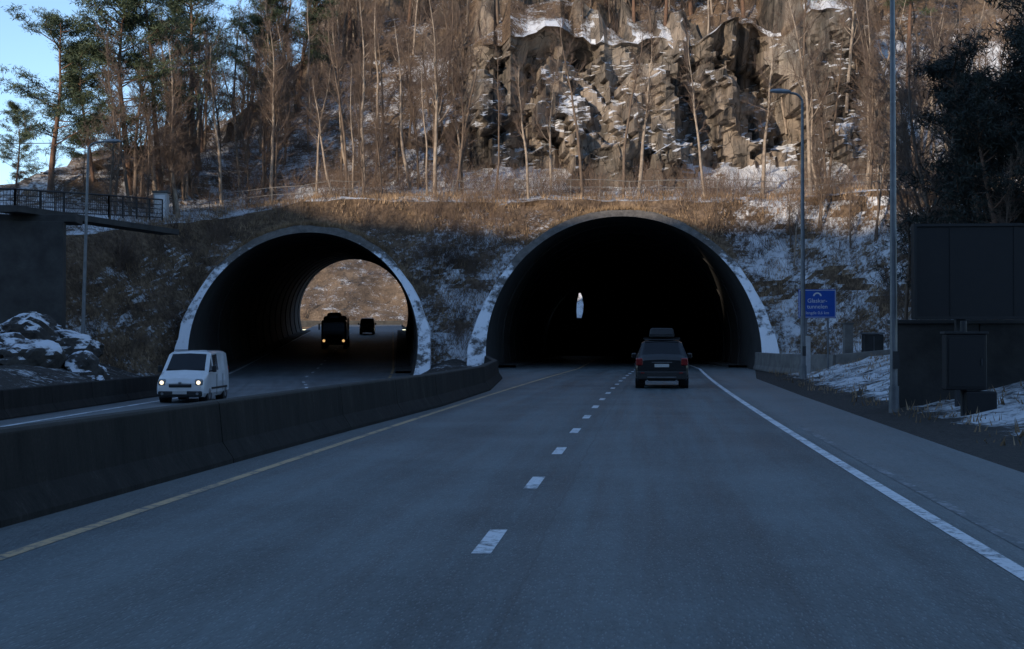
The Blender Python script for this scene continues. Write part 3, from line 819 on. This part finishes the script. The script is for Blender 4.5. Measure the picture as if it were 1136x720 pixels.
def pine(seed, H, crown=.45, mat='needle', spread=.24, dens=1.0, lean=.05, nb=40):
    R = random.Random(seed); T = TreeMesh(); p = Vector((0, 0, 0)); d = Vector((R.uniform(-lean, lean), 0, 1)); n = 12; pts = [(p, .016*H)]
    for i in range(n):
        d = (d+rv(R, .07)+Vector((0, 0, .08))).normalized(); q = p+d*H/n; r = .016*H*(1-(i+1)/n)+.02; T.seg(p, q, pts[-1][1], r, 7); p = q; pts.append((p.copy(), r))
    def clump(c, s_):
        for _ in range(int(34*dens)):
            o = Vector((R.gauss(0, 1), R.gauss(0, 1), R.gauss(0, .45)))*s_*.42+c; a = rv(R).normalized()*.17; b = rv(R).normalized()*.05
            k = len(T.v); T.v += [tuple(o-a), tuple(o+b), tuple(o+a), ]; T.f.append((k, k+1, k+2)); T.mi.append(1)
    for k in range(nb):
        t = (1-crown)+crown*(k/nb)**.9; i = min(n-1, int(t*n)); pp = pts[i][0].lerp(pts[i+1][0], t*n-i)
        a = R.uniform(0, 6.28); el = R.uniform(-.2, .35)+.5*(k/nb)
        dd = Vector((math.cos(a)*math.cos(el), math.sin(a)*math.cos(el), math.sin(el))); ln = H*spread*R.uniform(.4, 1.25)*(1-.6*(k/nb)**1.6)
        q0 = pp
        for j in range(4):
            dd = (dd+rv(R, .16)+Vector((0, 0, .06))).normalized(); q1 = q0+dd*ln/4; T.seg(q0, q1, .05*(1-j/4.5), .05*(1-(j+1)/4.5), 4)
            if j > 0:
                for _ in range(2):
                    e = (dd+rv(R, .9)).normalized(); q2 = q1+e*ln*.2; T.seg(q1, q2, .02, .01, 3); clump(q2, .62)
                clump(q1, .55)
            q0 = q1
    clump(pts[-1][0], .6)
    return T.mesh('pine_mesh', [M['bark_pine'], M[mat]])
BARE = [bare(11, 11), bare(12, 13, .9, .35, 'bark_pale'), bare(13, 9.5, 1.1, .2), bare(14, 12, .8, .4, 'bark_pale', .14, .22), bare(15, 10.5, 1.1, .15), bare(16, 8, 1.2, .1, 'bark', .15, .32), bare(17, 14, .6, .5, 'bark_pale', .06, .17, .009), bare(18, 13, .55, .5, 'bark', .10, .18, .009)]
PINE = [pine(21, 13), pine(22, 11, .6), pine(23, 14, .5, 'needle', .2)]
BROAD = [pine(24, 12, .72, 'needle', .36, 1.7, .12, 34), pine(25, 12, .80, 'needle', .30, 1.5, .06, 46)]
DARK = [pine(31, 14, .85, 'needle_dark', .22), pine(32, 12, .9, 'needle_dark', .26)]
def place(name, me, loc, s=1, rz=None):
    o = bpy.data.objects.new(name, me); COL.objects.link(o); o.location = loc
    o.rotation_euler = (R.gauss(0, .03), R.gauss(0, .03), R.uniform(0, 6.28) if rz is None else rz); k = R.uniform(.9, 1.12); o.scale = (s*k, s*k, s); return o
R = random.Random(5)
def hp(x, i, f, sink=.3):
    X_, Y_, Z_, _ = hill_pt(x, i, f); return (X_, Y_, Z_-sink)
for k in range(80):
    x = R.uniform(-25.5, -3); i, f = R.choice([(2, R.uniform(.3, 1)), (3, R.random()), (4, R.uniform(0, .7)), (4, R.uniform(.3, 1)), (5, R.uniform(0, .3))])
    place('bare_tree', R.choice(BARE), hp(x, i, f), R.uniform(.65, 1.1))
for k in range(18):
    x = R.uniform(-26.0, -17); i, f = R.choice([(4, R.uniform(.3, 1)), (5, R.uniform(0, .6)), (3, R.random())])
    place('bare_tree', R.choice(BARE), hp(x, i, f), R.uniform(.8, 1.1))
for x, s_ in ((-29.5, .42), (-28, .5), (-26.5, .6), (-24.5, .8), (-23.4, .75)):
    place('bare_tree', BARE[2], hp(x, 2, R.uniform(.2, .8)), s_)
for x in (-4, -1.5, 1.2, 2.4, 4.8, 7.4, 9.0, 13.2, 17.4, 20.2, 21.8, 23.5, 25.8):
    place('bare_tree', R.choice([BARE[1], BARE[3], BARE[6], BARE[7], BARE[7]]), hp(x+R.uniform(-.4, .4), 2, R.uniform(.3, 1.0)), R.uniform(.75, 1.1))
for k in range(34):
    place('bare_tree', R.choice(BARE), hp(R.uniform(20.5, 33), R.choice([2, 3, 4]), R.uniform(.2, .9)), R.uniform(.7, 1.05))
for k in range(10):
    place('bare_tree', R.choice(BARE), hp(R.uniform(17, 25), 1, R.uniform(.45, .9)), R.uniform(.4, .7))
for k in range(90):
    x = R.uniform(-22, 38); place('bare_tree', R.choice(BARE), hp(x, R.choice([5, 5, 5, 6]), R.uniform(.02, .95)), R.uniform(.6, 1.0))
for x, i, f in ((8, 5, .3), (12.5, 5, .12), (19, 5, .2), (-14, 5, .2), (-9, 5, .3), (26, 5, .3), (3, 5, .6), (22, 5, .5), (-17.5, 4, .8), (30, 4, .6), (10, 5, .15), (15, 5, .35)):
    place('pine_tree', R.choice(PINE), hp(x, i, f), R.uniform(.7, .95))
for me, x, i, f, s_, rz in ((BROAD[0], -30.4, 3, .3, .98, .6), (BROAD[1], -32.9, 3, .6, .50, 1), (BROAD[1], -28.0, 3, .7, .72, 2.6), (BROAD[1], -25.9, 3, .5, 1.15, 4.0), (PINE[0], -24.2, 3, .6, 1.1, 2), (PINE[2], -22.8, 4, .2, 1.05, 3), (BROAD[0], -23.8, 4, .6, 1.1, 3.3), (BROAD[1], -21.5, 4, .7, 1.0, 5)):
    place('pine_tree', me, hp(x, i, f), s_, rz)
for x, y, s_ in ((20.5, 55, 1.0), (23, 57, 1.15), (25.5, 54, 1.2), (22.2, 61, 1.15), (19.8, 58, .95), (27, 59, 1.2), (24.3, 50, 1.1), (21.5, 50, .95), (18.6, 50, .8), (19.6, 46, .8), (20.0, 52, 1.2), (19.0, 53, 1.0), (22.5, 53, 1.3)):
    place('spruce_tree', R.choice(DARK), (x, y, .5), s_)
for x, y, s_ in ((18.8, 56, 1.1), (20.4, 52.5, 1.2), (17.8, 61, 1.0), (22, 54, 1.25), (18.4, 50.5, .9), (19.8, 63, 1.2), (21.7, 66, 1.3), (24.5, 62, 1.3), (18.2, 58, 1.25), (19.2, 60, 1.3)):
    place('bare_tree', R.choice(BARE[:5]), (x, y, .5), s_)

T = TreeMesh()
def bush(c, h, n, rr=.010):
    for _ in range(n):
        d = (Vector((R.gauss(0, .45), R.gauss(0, .45), 1))).normalized(); p = Vector(c)+Vector((R.gauss(0, .25), R.gauss(0, .25), 0)); q = p+d*h*R.uniform(.4, .7); e = (d+rv(R, .35)).normalized()
        T.seg(p, q, rr, rr*.8); T.seg(q, q+e*h*.5, rr*.8, rr*.4); e = (d+rv(R, .6)).normalized(); T.seg(q, q+e*h*.4, rr*.6, rr*.3)
for k in range(1300):
    x = R.uniform(-31, 32); i, f = R.choice([(2, R.random()), (3, R.random()), (4, R.random()*.5), (4, R.random()), (5, R.random()), (5, R.random()), (1, R.uniform(.55, 1))])
    if i == 4 and x > -3: continue
    X_, Y_, Z_, _ = hill_pt(x, i, f)
    if near_tubes(X_, Y_, Z_, -.5): continue
    bush((X_, Y_, Z_-.1), R.uniform(.9, 2.8) if x > -26 else R.uniform(.5, 1.0), 13)
for k in range(460):
    x = R.choice([R.uniform(-25, -18), R.uniform(-6, -1.5), R.uniform(-4, 0), R.uniform(15, 26), R.uniform(-22, 16)]); X_, Y_, Z_, _ = hill_pt(x, 1, R.uniform(.06, .95))
    if near_tubes(X_, Y_, Z_, -.8): continue
    bush((X_, Y_, Z_-.1), R.uniform(.4, 1.4), 13)
for k in range(300): bush((R.uniform(-60, 4), R.uniform(206, 240), 4+R.uniform(0, 18)), R.uniform(2, 4), 9, .03)
me = T.mesh('undergrowth', [M['twig']]); COL.objects.link(bpy.data.objects.new('undergrowth', me))
T = TreeMesh()
def tuft(c, h, n=4, dn=-.1):
    for _ in range(n):
        b = Vector(c)+Vector((R.gauss(0, .14), R.gauss(0, .14), 0)); a = R.uniform(0, 6.28); w_ = Vector((math.cos(a), math.sin(a), 0))*.022
        t = b+Vector((R.gauss(0, .35), R.gauss(0, .35)+dn, 1)).normalized()*h; k = len(T.v)
        T.v += [tuple(b-w_), tuple(b+w_), tuple(t)]; T.f.append((k, k+1, k+2)); T.mi.append(0)
for k in range(14000):
    x = R.uniform(-24, 30); i = R.choice([1, 1, 1, 2]); f = R.uniform(.03, 1)
    if fbm(x*.3, f*4, i) < -.1: continue
    X_, Y_, Z_, _ = hill_pt(x, i, f)
    if near_tubes(X_, Y_, Z_, -.5): continue
    tuft((X_, Y_, Z_-.03), R.uniform(.2, .55))
for T_ in (TR, TL):
    for k in range(1700):
        a = math.pi/2+R.gauss(0, .5); rr = T_['R']+R.uniform(.0, .12); zr = T_['c']+rr*math.sin(a)
        yy = T_['y0']+SL*zr+R.uniform(.1, 2.6)
        tuft((T_['x'](yy)+rr*math.cos(a), yy, T_['z'](yy)+zr-.02), R.uniform(.12, .5), 3, -.6)
for k in range(2600):
    y = R.uniform(14, 75); dx = R.uniform(.9, 9); x = xr_road(y)+dx
    if R.random() < .5: tuft((x, y, vz(y, dx, x)-.03), R.uniform(.08, .3), 3)
me = T.mesh('dry_grass', [M['drygrass']]); COL.objects.link(bpy.data.objects.new('dry_grass', me))

mb = MB(); pts = [Vector((-60+k*4, 96, 15.7+.01*(k-4)**2)) for k in range(8)]; mb.path(pts, [.03]*8, 'steel_dark', 5); mb.obj('overhead_wire')
print('faces', sum(len(o.data.polygons) for o in bpy.data.objects if o.type == 'MESH'))
